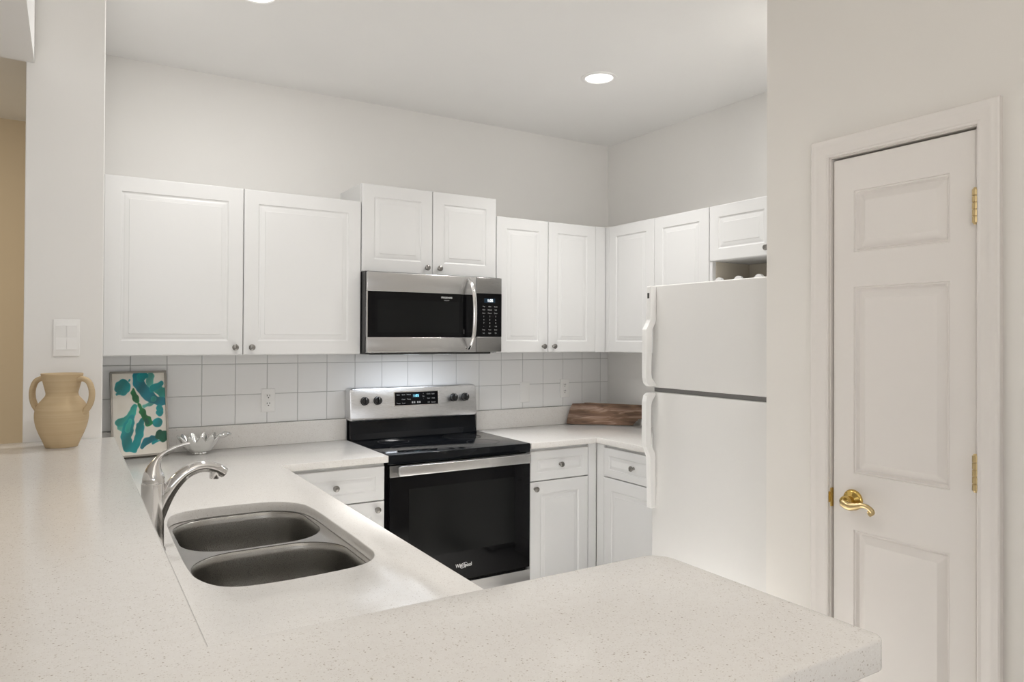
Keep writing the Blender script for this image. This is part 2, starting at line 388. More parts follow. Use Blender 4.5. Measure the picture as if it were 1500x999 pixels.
# door leaf: one column of three raised panels
DW, DH, D0 = .438, 2.034, .008
door = thing('door_1', (XP+.022, (DY0+DY1)/2, 0), 'narrow white three panel pantry door with brass lever and hinges', 'door'); door['kind'] = 'structure'
PR = [(0, 0), (.002, -.004), (.006, -.0035), (.009, -.008), (.012, -.0120), (.015, -.0120), (.037, -.0015), (.039, -.0015)]
ym = -2.259
pan = []
for za, zb in ((1.736, 1.934), (1.030, 1.626), (.20, .852)): pan.append((.072, .367, za-D0, zb-D0))
leaf('door_panel', FACE_X(XP+.043, ym, D0), DW, DH, door, 'trimw', t=.037, prof=PR, panels=pan)
for z0, z1 in ((1.780, 1.874), (1.043, 1.141), (.20, .295)):
    bm = B(); y = -2.6985; x = XP-.006
    n = 5
    for i in range(n):
        a = z0+(z1-z0)*i/n; b = z0+(z1-z0)*(i+1)/n
        lathe(bm, [(.0070, a+.0006), (.0082, a+.0014), (.0082, b-.0014), (.0070, b-.0006)], (x, y, 0), 20)
    lathe(bm, [(.004, z0-.004), (.006, z0-.001), (.006, z1+.001), (.004, z1+.004)], (x, y, 0), 16)
    box(bm, XP-.003, XP+.012, y-.0025, y+.001, z0+.002, z1-.002)
    h = build('hinge', bm, M['brassd'], door, smooth=True)
    h['label'] = 'brass butt hinge'
bm = B(); lathe(bm, [(.033, 0), (.033, .003), (.031, .007), (.026, .010), (.016, .0125), (.013, .014), (.012, .03), (.0165, .034), (.0175, .043), (.015, .05), (.008, .0525), (0, .053)], (XP+.006, -2.330, .946), 40, axis='-x')
kn = build('lever_handle', bm, M['brass'], door, smooth=True); kn['label'] = 'polished brass lever handle'
lx = XP-.038
bm = B(); tube(bm, [(lx, -2.325, .942, .0145), (lx-.002, -2.345, .934, .0135), (lx-.002, -2.365, .937, .0105), (lx, -2.386, .944, .008), (lx, -2.402, .944, .0072), (lx+.002, -2.414, .937, .0075), (lx+.006, -2.416, .928, .0085), (lx+.004, -2.408, .922, .009)], 18, ref=(1, 0, 0))
build('lever', bm, M['brassd'], kn, smooth=True)
bm = B(); box(bm, XP-.004, XP+.03, -2.2585, -2.2555, .912, .972, .001); box(bm, XP-.008, XP-.002, -2.2555, -2.249, .925, .960, .002)
lp = build('latch_plate', bm, M['brass'], door)

# ------------------------------------------------------------------ tiled splash wall (one surface; tiles are its pattern)
bm = B(); ZS = 1.025
box(bm, XL1+.001, XW-.001, -.0045, -.0005, ZS, 1.375, mi=1)
xs = [-.979-.1517]+[-.979+.1517*i for i in range(19)]
for x0 in xs:
    x1 = x0+.1517; a = max(x0+.0014, XL1+.001); b = min(x1-.0014, XW-.001)
    if b-a < .01: continue
    for z0, z1 in ((ZS+.002, 1.1690), (1.1720, 1.3200), (1.3232, 1.374)):
        box(bm, a, b, -.0075, -.004, z0, z1, .0012, 2)
tag(build('tile_backsplash', bm, [M['tile'], M['grout']], smooth=False), 'glossy white square tile backsplash running along the back wall', 'backsplash')

# ------------------------------------------------------------------ wall cabinets
ZT, ZB = 2.124, 1.372
def wall_cab_y(name, x0, x1, z0, z1, leaves, label, kn_side, face=-.327, fill=None):
    t = thing(name, ((x0+x1)/2, -.15, z0), label, 'cabinet')
    yc = face+.019
    bm = box(B(), x0, x1, yc, -.0085 if z0 < 1.374 else -.001, z0, z1, .001, 1)
    if fill: box(bm, fill[0], fill[1], yc-.016, yc, z0, z1, .001, 1)
    build('carcass', bm, M['cab'], t)
    for (a, b), side in zip(leaves, kn_side):
        h = z1-z0-.004; mt = FACE_Y(a, yc-.001, z0+.002)
        d = leaf('door', mt, b-a, h, t, t=.018)
        if side: knob(mt, (b-a-.034) if side == 'r' else .034, .034, d, .018)
    return t
wall_cab_y('wall_cabinet', XL1+.001, -.001, ZB, ZT, ((-1.100, -.5535), (-.5505, -.0035)), 'large white double door wall cabinet above the painting, beside the pillar', 'rl')
wall_cab_y('wall_cabinet', .0, .7665, 1.778, 2.2165, ((.0015, .3815), (.3845, .765)), 'short raised white double door wall cabinet directly above the microwave', 'rl')
wall_cab_y('wall_cabinet', .7675, XW-.001, ZB, ZT, ((.7695, 1.1105), (1.1135, 1.4545)), 'narrow white double door wall cabinet between microwave and corner', 'rl', fill=(1.4565, 1.5295))
t = thing('wall_cabinet', (1.68, -.75, ZB), 'tall white double door wall cabinet on right wall, partly behind the refrigerator', 'cabinet')
bm = box(B(), 1.550, XW-.001, -1.1465, -.3095, ZB, ZT, .001, 1); box(bm, 1.534, 1.550, -.357, -.3095, ZB, ZT, .001, 1); build('carcass', bm, M['cab'], t)
for a, b, s in ((-.359, -.7465, 'r'), (-.7495, -1.1445, 'l')):
    mt = FACE_X(1.549, a, ZB+.002); d = leaf('door', mt, a-b, ZT-ZB-.004, t, t=.018)
    knob(mt, (a-b-.034) if s == 'r' else .034, .034, d, .018)
# cabinet over the refrigerator with bottle rack underneath
t = thing('wall_cabinet', (1.68, -1.57, 1.715), 'small white wall cabinet with open bottle rack above the refrigerator', 'cabinet')
ya, yb, zs = -1.1475, YR+.002, 1.845
bm = B(); box(bm, 1.550, XW-.001, yb, ya, zs, ZT, .001, 1); build('carcass', bm, M['cab'], t)
bm = B(); box(bm, 1.536, XW-.001, ya-.018, ya, 1.715, zs); box(bm, 1.536, XW-.001, yb, yb+.018, 1.715, zs); box(bm, 1.536, XW-.001, yb+.018, ya-.018, 1.715, 1.727)
rk = build('bottle_rack', bm, M['cab'], t)
build('rack_lining', box(box(box(B(), XW-.008, XW-.001, yb+.019, ya-.019, 1.728, zs-.001), 1.56, XW-.009, ya-.0215, ya-.0185, 1.728, zs-.001), 1.56, XW-.009, yb+.0185, yb+.0215, 1.728, zs-.001), M['cabin'], rk)
def scallop(x):
    y = ya-.019; pts = [(y, 1.727)]; c0 = -1.204
    N = 160
    for i in range(N+1):
        yy = y+(yb+.019-y)*i/N
        pts.append((yy, 1.728+.034*max(0, math.cos((yy-c0)*2*PI/.1215))**.55*.98+.001))
    pts.append((yb+.019, 1.727)); bm = B()
    loft(bm, [[Vector((x, a, b)) for a, b in pts], [Vector((x+.016, a, b)) for a, b in pts]]); return bm
build('scalloped_rail', scallop(1.537), M['cab'], rk); build('scalloped_rail', scallop(1.70), M['cab'], rk)
for a, b, s in ((ya-.002, -1.545, 'r'), (-1.548, -1.945, 'l')):
    mt = FACE_X(1.549, a, zs+.001); d = leaf('door', mt, a-b, ZT-zs-.003, t, t=.018, margin=.058)
    knob(mt, (a-b-.036) if s == 'r' else .036, .034, d, .018)

# ------------------------------------------------------------------ base cabinets
ZCB = .8825   # underside of the worktops
def base_cab_y(label, x0, x1, ax, bx, knob_side, fill=None):
    t = thing('base_cabinet', ((x0+x1)/2, -.3, 0), label, 'cabinet')
    bm = box(B(), x0, x1, -.582, -.002, .10, ZCB-.0005); box(bm, x0+.001, x1-.001, -.52, -.01, 0, .10)
    if fill: box(bm, fill[0], fill[1], -.600, -.582, .10, ZCB-.0005)
    build('carcass', bm, M['cab'], t)
    w = bx-ax
    mt = FACE_Y(ax, -.583, .712); d = leaf('drawer_front', mt, w, .154, t, margin=.042, t=.0185, prof=DRWP); knob(mt, w/2, .077, d, .0185)
    mt = FACE_Y(ax, -.583, .115); d = leaf('door', mt, w, .592, t, margin=.062, t=.0185); knob(mt, .028 if knob_side == 'l' else w-.038, .558, d, .0185)
base_cab_y('white drawer and door base cabinet left of the range', -.4480, .020, -.445, .0175, 'r')
base_cab_y('white drawer and door base cabinet right of the range', .8135, 1.2475, .8155, 1.191, 'l', (1.194, 1.2475))
t = thing('base_cabinet', (1.5, -.93, 0), 'white drawer and door base cabinet on right wall beside the refrigerator', 'cabinet')
bm = box(B(), 1.268, XW-.002, -1.205, -.6005, .10, ZCB-.0005); box(bm, 1.33, XW-.01, -1.20, -.6015, 0, .10); box(bm, 1.252, 1.268, -.662, -.6005, .10, ZCB-.0005)
build('carcass', bm, M['cab'], t)
for z, h, mg in ((.712, .154, .040), (.115, .592, .062)):
    mt = FACE_X(1.267, -.665, z); w = .482; d = leaf('drawer_front' if h < .3 else 'door', mt, w, h, t, margin=mg, t=.0185, prof=DRWP if h < .3 else CABP)
    knob(mt, w/2 if h < .3 else w-.034, h/2 if h < .3 else .558, d, .0185)
# cabinets under the sink, facing +x
t = thing('base_cabinet', (-.8, -1.8, 0), 'white sink base cabinet run under the sink counter, behind the raised bar', 'cabinet')
bm = B()
for a in ((-1.103, -.49, -2.86, -2.842), (-1.103, -.49, -.622, -.604), (-1.103, -.49, -1.22, -1.20), (-1.103, -.49, -2.15, -2.13), (-1.103, -1.09, -2.84, -.622)): box(bm, a[0], a[1], a[2], a[3], .10, ZCB-.0005)
box(bm, -1.103, -.49, -2.86, -.604, .085, .10); box(bm, -1.103, -.55, -2.86, -.604, 0, .085); box(bm, -.51, -.49, -2.86, -.604, .835, ZCB-.0005)
build('carcass', bm, M['cab'], t)
for y0, y1 in ((-2.855, -2.145), (-2.140, -1.680), (-1.675, -1.215), (-1.210, -.625)):
    leaf('door', FACE_PX(-.489, y0, .105), y1-y0, .768, t, t=.0185)

# ------------------------------------------------------------------ worktops, upstands, bar
ZK = .914
hole = spline([(p[0], p[1]) for p in ((-.973, -1.42), (-.951, -1.315), (-.890, -1.270), (-.763, -1.262), (-.645, -1.278), (-.575, -1.345), (-.555, -1.45), (-.553, -1.66), (-.553, -1.88), (-.560, -1.985), (-.605, -2.048), (-.70, -2.070), (-.85, -2.072), (-.925, -2.046), (-.966, -1.97), (-.977, -1.86), (-.977, -1.62), (-.973, -1.42))], 5)[:-1]
bm = slab(B(), [(-1.124, -.0085), (.030, -.0085), (.030, -.616), (-.449, -.616), (-.449, -2.880), (-1.104, -2.880), (-1.104, YP+.001), (-1.124, YP+.001)], ZCB, ZK, [hole], .0025, 2)
tag(build('countertop', bm, M['quartz'], smooth=True, ang=50), 'white speckled quartz countertop around the double sink', 'countertop')
bm = slab(B(), [(.8125, -.0085), (XW-.002, -.0085), (XW-.002, -1.222), (1.238, -1.222), (1.238, -.616), (.8125, -.616)], ZCB, ZK, [], .0025, 2)
tag(build('countertop', bm, M['quartz'], smooth=True, ang=50), 'white speckled quartz countertop corner right of the range', 'countertop')
tag(build('upstand', box(B(), XL1+.002, .030, -.0285, -.0085, ZK, ZS, .0015, 2), M['quartz']), 'low quartz upstand strip behind the counter left of the range', 'upstand')
tag(build('upstand', box(B(), .8125, XW-.002, -.0285, -.0085, ZK, ZS, .0015, 2), M['quartz']), 'low quartz upstand strip behind the counter right of the range', 'upstand')
ZBAR, ZBB = 1.1295, 1.094
bm = B(); box(bm, -1.30, -1.105, -3.05, YP-.001, 0, ZBB-.001); box(bm, -1.105, -.50, -3.05, -2.885, 0, ZBB-.001)
struct('wall_bar', bm, M['wall'])
yn, yk = -3.248, -2.885
out = [(-1.60, YP-.001), (-1.60, yn)]
out += [(-.4446-.016+.016*math.sin(a), yn+.016-.016*math.cos(a)) for a in [PI/2*i/8 for i in range(9)]]
out += [(-.4446-.035+.035*math.cos(a), yk-.035+.035*math.sin(a)) for a in [PI/2*i/8 for i in range(9)]]
out += [(-1.089, yk), (-1.089, YP-.001)]
tag(build('bar_top', slab(B(), out, ZBB, ZBAR, [], .003, 3), M['quartz'], smooth=True, ang=50), 'raised L shaped speckled quartz breakfast bar top in the foreground', 'counter')

# ------------------------------------------------------------------ sink and faucet
t = thing('kitchen_sink', (-.765, -1.67, .68), 'undermount stainless steel double bowl sink set in the counter', 'sink')
zf = ZCB-.0022
bowls = [rrect(-.955, -.568, -1.664, -1.268, .125, 12), rrect(-.960, -.567, -2.066, -1.678, .125, 12)]
def off(lp, d):
    cx = sum(p[0] for p in lp)/len(lp); cy = sum(p[1] for p in lp)/len(lp)
    x0, x1 = min(p[0] for p in lp), max(p[0] for p in lp); y0, y1 = min(p[1] for p in lp), max(p[1] for p in lp)
    return rrect(x0+d, x1-d, y0+d, y1-d, max(.02, .125-d), 12)
bm = slab(B(), rrect(-.995, -.532, -2.10, -1.235, .14, 12), zf-.0022, zf+.0016, bowls)
fl = build('rim', bm, M['rim'], t, smooth=True)
for lp, cxy in zip(bowls, ((-.77, -1.47), (-.77, -1.88))):
    rings = [(-.0035, .0001), (-.0015, .0012), (.0005, -.001), (.004, -.008), (.006, -.02), (.010, -.10), (.014, -.155), (.022, -.182), (.045, -.198), (.10, -.204), (.15, -.206)]
    bm = B(); loft(bm, [[Vector((a, b, zf+z)) for a, b in off(lp, d)] for d, z in rings], True, False, False)
    last = off(lp, .15); loft(bm, [[Vector((a, b, zf-.206)) for a, b in last], [Vector((cxy[0]+.043*math.cos(math.atan2(b-(min(p[1] for p in lp)+max(p[1] for p in lp))/2, a-(min(p[0] for p in lp)+max(p[0] for p in lp))/2)), cxy[1]+.043*math.sin(math.atan2(b-(min(p[1] for p in lp)+max(p[1] for p in lp))/2, a-(min(p[0] for p in lp)+max(p[0] for p in lp))/2)), zf-.2085)) for a, b in last]], True, False, False)
    bmesh.ops.recalc_face_normals(bm, faces=bm.faces); bmesh.ops.reverse_faces(bm, faces=bm.faces)
    bw = build('bowl', bm, M['sink'], t, smooth=True, ang=60, recalc=False)
    bm = B(); lathe(bm, [(.044, -.0005), (.044, .002), (.036, .001), (.034, -.008), (.012, -.009), (.010, -.003), (0, -.003)], (cxy[0], cxy[1], zf-.2085), 32); build('drain', bm, M['rim'], bw, smooth=True)
FX, FY = -1.035, -1.69
t = thing('faucet', (FX, FY, ZK), 'chrome single lever kitchen faucet with curved spout beside the sink', 'faucet')
bm = B(); lathe(bm, [(.031, 0), (.031, .004), (.029, .008), (.0265, .012), (.026, .05), (.0265, .12), (.0272, .160), (.0272, .172), (.025, .1745)], (FX, FY, ZK), 40); build('body', bm, M['chrome'], t, smooth=True)
bm = B(); tube(bm, [(FX+.001, FY, 1.0890, .0262), (FX+.001, FY, 1.100, .0258), (FX+.001, FY, 1.114, .0215), (FX+.004, FY, 1.130, .0150), (FX+.011, FY, 1.146, .0085), (FX+.024, FY, 1.160, .0055), (FX+.045, FY, 1.171, .0042), (FX+.066, FY, 1.178, .0040), (FX+.084, FY, 1.181, .0048)], 28, ref=(0, 1, 0)); build('lever', bm, M['chrome'], t, smooth=True)
bm = B(); tube(bm, [(FX+.006, FY, .965, .012), (FX+.014, FY, 1.005, .0165), (FX+.028, FY, 1.046, .0185), (FX+.047, FY, 1.078, .0180), (FX+.072, FY, 1.1035, .0168), (FX+.100, FY, 1.1165, .0155), (FX+.126, FY, 1.1180, .0148), (FX+.150, FY, 1.1105, .0146), (FX+.170, FY, 1.097, .0135)], 28, ref=(0, 1, 0))
sp = build('spout', bm, M['chrome'], t, smooth=True)
bm = B(); lathe(bm, [(.0125, 0), (.0125, .016), (.011, .019), (.0095, .019), (.009, .015), (0, .015)], (FX+.146, FY, 1.103), 28, Matrix.Rotation(.10, 4, 'Y'), axis='-z'); build('aerator', bm, M['chrome'], sp, smooth=True)

# ------------------------------------------------------------------ range
t = thing('range', (.424, -.33, 0), 'freestanding electric range with black glass cooktop and steel controls', 'range')
RX0, RX1 = .0345, .8085
bm = box(B(), RX0+.007, RX1-.002, -.575, -.035, .02, .868); build('body', bm, M['black'], t)
for x in (RX0+.05, RX1-.05):
    for y in (-.52, -.09): build('levelling_foot', lathe(B(), [(.018, 0), (.018, .02)], (x, y, 0), 16), M['black'], t)
bm = box(B(), RX0, RX1, -.612, -.075, .869, .914, .004, 3); ck = build('cooktop', bm, M['ctop'], t, smooth=True)
for x, y, r in ((.22, -.45, .105), (.62, -.45, .085), (.22, -.21, .08), (.62, -.21, .105)):
    bm = B(); lathe(bm, [(r-.0008, .9141), (r-.0008, .9145), (r+.0008, .9145), (r+.0008, .9141)], (x, y, 0), 64, cap0=False, cap1=False)
    build('burner_ring', bm, M['burner'], ck)
# backguard
bm = B()
pr = [(-.012, .872), (-.075, .872), (-.078, .915), (-.066, .945), (-.060, 1.012), (-.012, 1.012)]
loft(bm, [[Vector((x, a, b)) for a, b in pr] for x in (RX0+.004, RX1-.022)]); build('backguard_riser', bm, M['ctop'], t)
bm = B(); rr = rrect(RX0-.006, RX1-.026, 1.013, 1.187, .018, 6)
def ysl(z): return -.090+.018*(z-1.013)/.174
rings = []
for dx, dy in ((0, None), (0, .006), (.002, .002), (.006, 0)):
    rg = []
    for x, z in rr:
        cx, cz = (RX0+RX1-.032)/2, 1.10
        k = dx
        xx = x-k*(1 if x > cx else -1); zz = z-k*(1 if z > cz else -1)
        rg.append(Vector((xx, -.012 if dy is None else ysl(zz)+dy, zz)))
    rings.append(rg)
loft(bm, rings); bg = build('control_panel', bm, M['bsteel'], t, smooth=True, ang=40)
tilt = math.atan2(.018, .174)
def on_panel(x, z, o=0): return FACE_Y(x, ysl(z)-o, z) @ Matrix.Rotation(-tilt, 4, 'X')
for x in (.110, .182, .634, .706):
    bm = B(); lathe(bm, [(.0225, 0), (.0225, .004), (.0200, .006), (.0190, .024), (.0165, .027), (0, .0275)], n=32)
    tmp = box(bmesh.new(), -.0045, .0045, -.0205, .0205, .024, .036, .002, 2); add(bm, tmp)
    k = build('control_knob', add(bmesh.new(), bm, on_panel(x, 1.1175, -.001)), M['black'], bg, smooth=True); k['label'] = 'black control knob'
    bm = box(bmesh.new(), -.001, .001, .006, .0185, .0362, .0366); build('knob_pointer', add(bmesh.new(), bm, on_panel(x, 1.1175, -.001)), M['white'], k)
    bm = bmesh.new()
    for a in range(-140, 141, 35): box(bm, .0285*math.sin(math.radians(a))-.0011, .0285*math.sin(math.radians(a))+.0011, .0285*math.cos(math.radians(a))-.0011, .0285*math.cos(math.radians(a))+.0011, 0, .0004)
    build('dial_marks', add(bmesh.new(), bm, on_panel(x, 1.1175, .0003)), M['greyp'], k)
bm = box(bmesh.new(), -.134, .134, -.040, .040, 0, .0015, .001, 1); build('display_frame', add(bmesh.new(), bm, on_panel(.409, 1.1215, -.0003)), M['rim'], bg)
bm = box(bmesh.new(), -.129, .129, -.0355, .0355, 0, .0024, .001, 1); dp = build('display', add(bmesh.new(), bm, on_panel(.409, 1.1215, -.0003)), M['bglass'], bg)
def ptext(name, body, size, dx, dz, m):
    bm = text(name, body, size, (0, 0, 0), None, m, face=Matrix.Identity(4))
    bmesh.ops.transform(bm, matrix=on_panel(.409, 1.1215, .0030) @ Matrix.Translation((dx, dz, 0)), verts=bm.verts)
    return bm
build('clock_screen', add(bmesh.new(), box(bmesh.new(), -.022, .022, -.010, .011, .0024, .0029), on_panel(.409, 1.1215, -.0003) @ Matrix.Translation((-.004, .014, 0))), M['screen'], dp)
build('clock_digits', ptext('d', '1:05', .020, -.004, .0145, None), M['blue'], dp, recalc=False)
bm = B()
for s, x, z in (('Bake', -.108, .022), ('Broil', -.078, .022), ('Warm', -.047, .022), ('Clean', -.078, -.003), ('Temp', -.047, -.003), ('Timer', -.108, -.024), ('Lock', -.078, -.024), ('+', .040, .024), ('Set', .040, .010), ('-', .040, -.003), ('Clock', .071, .022), ('Light', .099, .022), ('Start', .071, -.002), ('Hold', .099, -.002), ('Off', .071, -.024), ('Cancel', .099, -.024)):
    add(bm, ptext('d', s, .0095, x, z, None))
for x in (-.020, .012):
    for q in (-.006, .006): add(bm, add(bmesh.new(), box(bmesh.new(), q-.004, q+.004, -.005, .005, .0026, .0029), on_panel(.409, 1.1215, -.0003) @ Matrix.Translation((x, -.021, 0))))
build('button_lettering', bm, M['greyp'], dp, recalc=False)
# oven door
bm = box(B(), RX0+.005, RX1-.001, -.612, -.577, .280, .863, .004, 3); od = build('oven_door', bm, M['bglass'], t, smooth=True)
bm = box(B(), RX0+.0045, RX1-.0005, -.6145, -.6055, .811, .8635, .0015, 2); build('door_band', bm, M['dsteel'], od)
bm = box(B(), RX0+.028, RX1-.030, -.668, -.645, .822, .868, .005, 3)
for x in (RX0+.036, RX1-.062): box(bm, x, x+.024, -.648, -.613, .828, .858, .003, 2)
h = build('handle', bm, M['steel'], od, smooth=True)
bm = box(B(), RX0+.10, RX1-.095, -.6125, -.6118, .42, .75); build('oven_window', bm, M['bwin'], od)
bm = text('brand_lettering', 'Whirlpool', .026, (.424, -.6122, .350), None, None); bmesh.ops.transform(bm, matrix=Matrix.Translation((.424, 0, .350)) @ Matrix.Diagonal((.82, 1, 1, 1)) @ Matrix.Translation((-.424, 0, -.350)), verts=bm.verts)
add(bm, (lambda q: (tube(q, [(.424+.019*math.cos(a), -.6124, .350+.011*math.sin(a)+.006*math.cos(a), .0009) for a in [math.radians(d) for d in range(20, 330, 20)]], 6, ref=(0, 1, 0), sub=2), q)[1])(bmesh.new()))
build('brand_lettering', bm, M['white'], od, recalc=False)
bm = box(B(), RX0+.004, RX1, -.614, -.577, .085, .268, .004, 3); build('storage_drawer', bm, M['steel'], t, smooth=True)

# ------------------------------------------------------------------ microwave
MX0, MX1, MZ0, MZ1, MY = 0.0005, .7575, 1.3805, 1.7775, -.402
t = thing('microwave', (.379, -.2, MZ0), 'stainless over the range microwave with curved handle and black window', 'microwave')
bm = box(B(), MX0, MX1-.001, MY+.022, -.0090, MZ0+.002, MZ1); build('body', bm, M['black'], t)
bm = box(B(), MX0+.02, MX1-.06, MY+.012, -.05, MZ0-.010, MZ0+.002, .003, 2); ub = build('underside_vent', bm, M['black'], t)
XS = .603
dr = build('door', box(B(), MX0+.002, XS-.001, MY, MY+.021, 1.680, MZ1-.003, .003, 3), M['steel'], t, smooth=True)
build('lower_trim', box(B(), MX0+.002, XS-.001, MY, MY+.021, MZ0, 1.4565, .003, 3), M['steel'], dr, smooth=True)
build('side_trim', box(B(), MX0+.002, MX0+.0055, MY+.002, MY+.021, 1.4567, 1.6798), M['steel'], dr)
bm = box(B(), MX0+.006, XS-.001, MY+.0015, MY+.019, 1.4567, 1.6798); dg = build('door_glass', bm, M['bglass'], dr)
bm = box(B(), .055, .500, MY+.0005, MY+.0016, 1.480, 1.640); build('window_mesh', bm, M['bwin'], dg)
text('brand_lettering', 'FRIGIDAIRE', .0125, (.430, MY+.0013, 1.6595), dg, M['white']); text('range_lettering', 'GALLERY', .0075, (.430, MY+.0013, 1.6455), dg, M['greyp'])
text('door_lettering', 'E\nN\nE\nR', .006, (.530, MY+.0013, 1.487), dg, M['greyp'])
cp = build('control_panel', box(B(), XS+.001, MX1, MY, MY+.021, 1.6895, MZ1-.003, .003, 3), M['dsteel'], t, smooth=True)
build('lower_trim', box(B(), XS+.001, MX1, MY, MY+.021, MZ0, 1.4605, .003, 3), M['dsteel'], cp, smooth=True)
bm = box(B(), XS+.001, MX1, MY+.001, MY+.020, 1.4607, 1.6893); kp = build('keypad', bm, M['bglass'], cp)
bm = B(); box(bm, .650, .716, MY+.0004, MY+.0012, 1.641, 1.664); ds = build('display', bm, M['screen'], kp)
text('clock_digits', '1:05', .021, (.686, MY+.0002, 1.6525), ds, M['wdisp'])
bm = B()
rows = (('Pop', 'Bake', 'Cook'), ('Melt', 'Reheat', 'Soft'), ('Auto', 'Power', 'Timer'), ('1', '2', '3'), ('4', '5', '6'), ('7', '8', '9'), ('-', '0', '+30'), ('Stop', 'Vent', 'Start'), ('Lo', 'Light', 'Hi'))
for i, r in enumerate(rows):
    for j, s in enumerate(r): add(bm, text('x', s, .0105 if len(s) < 3 else .0088, (.648+.0365*j, MY+.0008, 1.621-.0176*i), None, None))
build('button_lettering', bm, M['greyp'], kp, recalc=False)
bm = B(); tube(bm, [(.556, MY-.006, 1.762, .009), (.558, MY-.030, 1.735, .010), (.562, MY-.050, 1.68, .0115), (.563, MY-.057, 1.58, .012), (.562, MY-.050, 1.48, .0115), (.558, MY-.030, 1.425, .010), (.556, MY-.006, 1.398, .009)], 20, flat=.75, ref=(0, 1, 0))
build('handle', bm, M['rim'], dr, smooth=True)
for x in (.28, .46): build('lamp_lens', box(B(), x-.045, x+.045, -.30, -.25, MZ0-.0125, MZ0-.0098, .001, 1), M['hood'], ub)
area('hood_light', (.37, -.275, MZ0-.016), (.37, -.24, 0), .45, .06, HOOD_POWER, (.86, .92, 1), parent=t)

# ------------------------------------------------------------------ refrigerator
FX0, FY0, FY1, FZ = 1.05, -1.2535, -1.985, 1.697
t = thing('refrigerator', (1.44, (FY0+FY1)/2, 0), 'white top freezer refrigerator standing against the pantry wall', 'refrigerator')
bm = box(B(), FX0+.058, 1.790, FY1+.004, FY0-.004, .02, FZ-.003, .006, 2); build('body', bm, M['fridge'], t)
build('base_grille', box(B(), FX0+.07, FX0+.10, FY1+.02, FY0-.02, 0, .09), M['gasket'], t)
build('rear_roller', box(B(), 1.70, 1.76, FY1+.05, FY0-.05, 0, .02), M['gasket'], t)
build('gasket', box(B(), FX0+.046, FX0+.058, FY1+.008, FY0-.008, .105, FZ-.006), M['gasket'], t)
bm = box(B(), FX0+.012, FX0+.047, FY1+.006, FY0-.004, 1.2145, 1.2330); build('hinge_bar', bm, M['gasket'], t)
fz = build('freezer_door', box(B(), FX0, FX0+.046, FY1, FY0, 1.2340, FZ, .007, 4), M['fridge'], t, smooth=True)
fd = build('fridge_door', box(B(), FX0, FX0+.046, FY1, FY0, .10, 1.2140, .007, 4), M['fridge'], t, smooth=True)
def fhandle(prof, parent):
    """prof: (out0, out1, z) in the x-z plane; strip .032 wide at the free edge of the door"""
    bm = bmesh.new(); y0, y1 = FY0+.001, FY0-.028
    ring = [Vector((FX0-a, 0, z)) for a, b, z in prof]+[Vector((FX0-b, 0, z)) for a, b, z in reversed(prof)]
    r0 = [Vector((p.x, y0, p.z)) for p in ring]; r1 = [Vector((p.x, y1, p.z)) for p in ring]
    loft(bm, [r0, r1], True, True, True)
    bmesh.ops.bevel(bm, geom=[e for e in bm.edges if not (abs(e.verts[0].co.y-e.verts[1].co.y) < 1e-6 and False)], offset=.003, segments=2, profile=.5, affect='EDGES', clamp_overlap=True)
    return build('handle', bm, M['plastic'], parent)
h1 = fhandle([(0, .034, 1.694), (0, .034, 1.54), (.004, .040, 1.525), (.028, .060, 1.497), (.030, .060, 1.30), (.028, .060, 1.275), (0, .052, 1.252), (0, .036, 1.240)], fz)
bm = box(B(), FX0-.0348, FX0-.033, FY0-.018, FY0-.005, 1.638, 1.663, .0005, 1); bd = build('badge', bm, M['slot'], h1); bd['label'] = 'small dark badge'
h2 = fhandle([(0, .036, 1.210), (0, .052, 1.200), (.028, .060, 1.172), (.030, .060, 1.15), (.030, .060, .985), (.028, .058, .968), (.003, .036, .935), (0, .030, .92), (0, .030, .69)], fd)

# ------------------------------------------------------------------ outlets, switch, plates
def plate(bm, x0, x1, z0, z1, yb, t=.005): return box(bm, x0, x1, yb-t, yb, z0, z1, .0022, 3)
def outlet(x, z, label):
    t = thing('outlet', (x, -.0075, z-.058), label, 'outlet')
    p = build('cover_plate', plate(B(), x-.034, x+.034, z-.058, z+.058, -.0076), M['plastic'], t, smooth=True)
    yy = -.0146
    for s in (-.0195, .0195):
        rr = [(x+a, z+s+b) for a, b in rrect(-.017, .017, -.0145, .0145, .009, 6)]
        r = build('receptacle', (lambda q: (loft(q, [[Vector((a, -.012, b)) for a, b in rr], [Vector((a, yy, b)) for a, b in rr]]), q)[1])(bmesh.new()), M['plastic'], t)
        bm = B()
        for dx in (-.0062, .0062): box(bm, x+dx-.0014, x+dx+.0014, yy-.0003, yy+.001, z+s, z+s+.009)
        lathe(bm, [(.003, 0), (.003, .0006), (0, .0006)], (x, yy, z+s-.0065), 14, axis='-y')
        build('slots', bm, M['slot'], r)
    bm = B(); lathe(bm, [(.003, 0), (.003, .001), (.0015, .0015), (0, .0015)], (x, -.0124, z), 14, axis='-y'); build('screw', bm, M['plastic'], p)
outlet(-.367, 1.138, 'white duplex outlet on the tile left of the range')
outlet(1.459, 1.137, 'white duplex outlet on the tile above the wooden board')
t = tag(build('blank_plate', plate(B(), 1.126, 1.194, 1.0615, 1.184, -.0076), M['plastic'], smooth=True), 'white blank cover plate on the tile right of the range', 'wall plate')
sx0, sx1, sz0, sz1 = -1.2605, -1.1885, 1.3925, 1.5100
t = thing('light_switch', ((sx0+sx1)/2, YP, sz0), 'white double light switch on the pillar above the clay jar', 'light switch')
build('cover_plate', plate(B(), sx0, sx1, sz0, sz1, YP, .006), M['plastic'], t, smooth=True)
bm = B(); xm = (sx0+sx1)/2
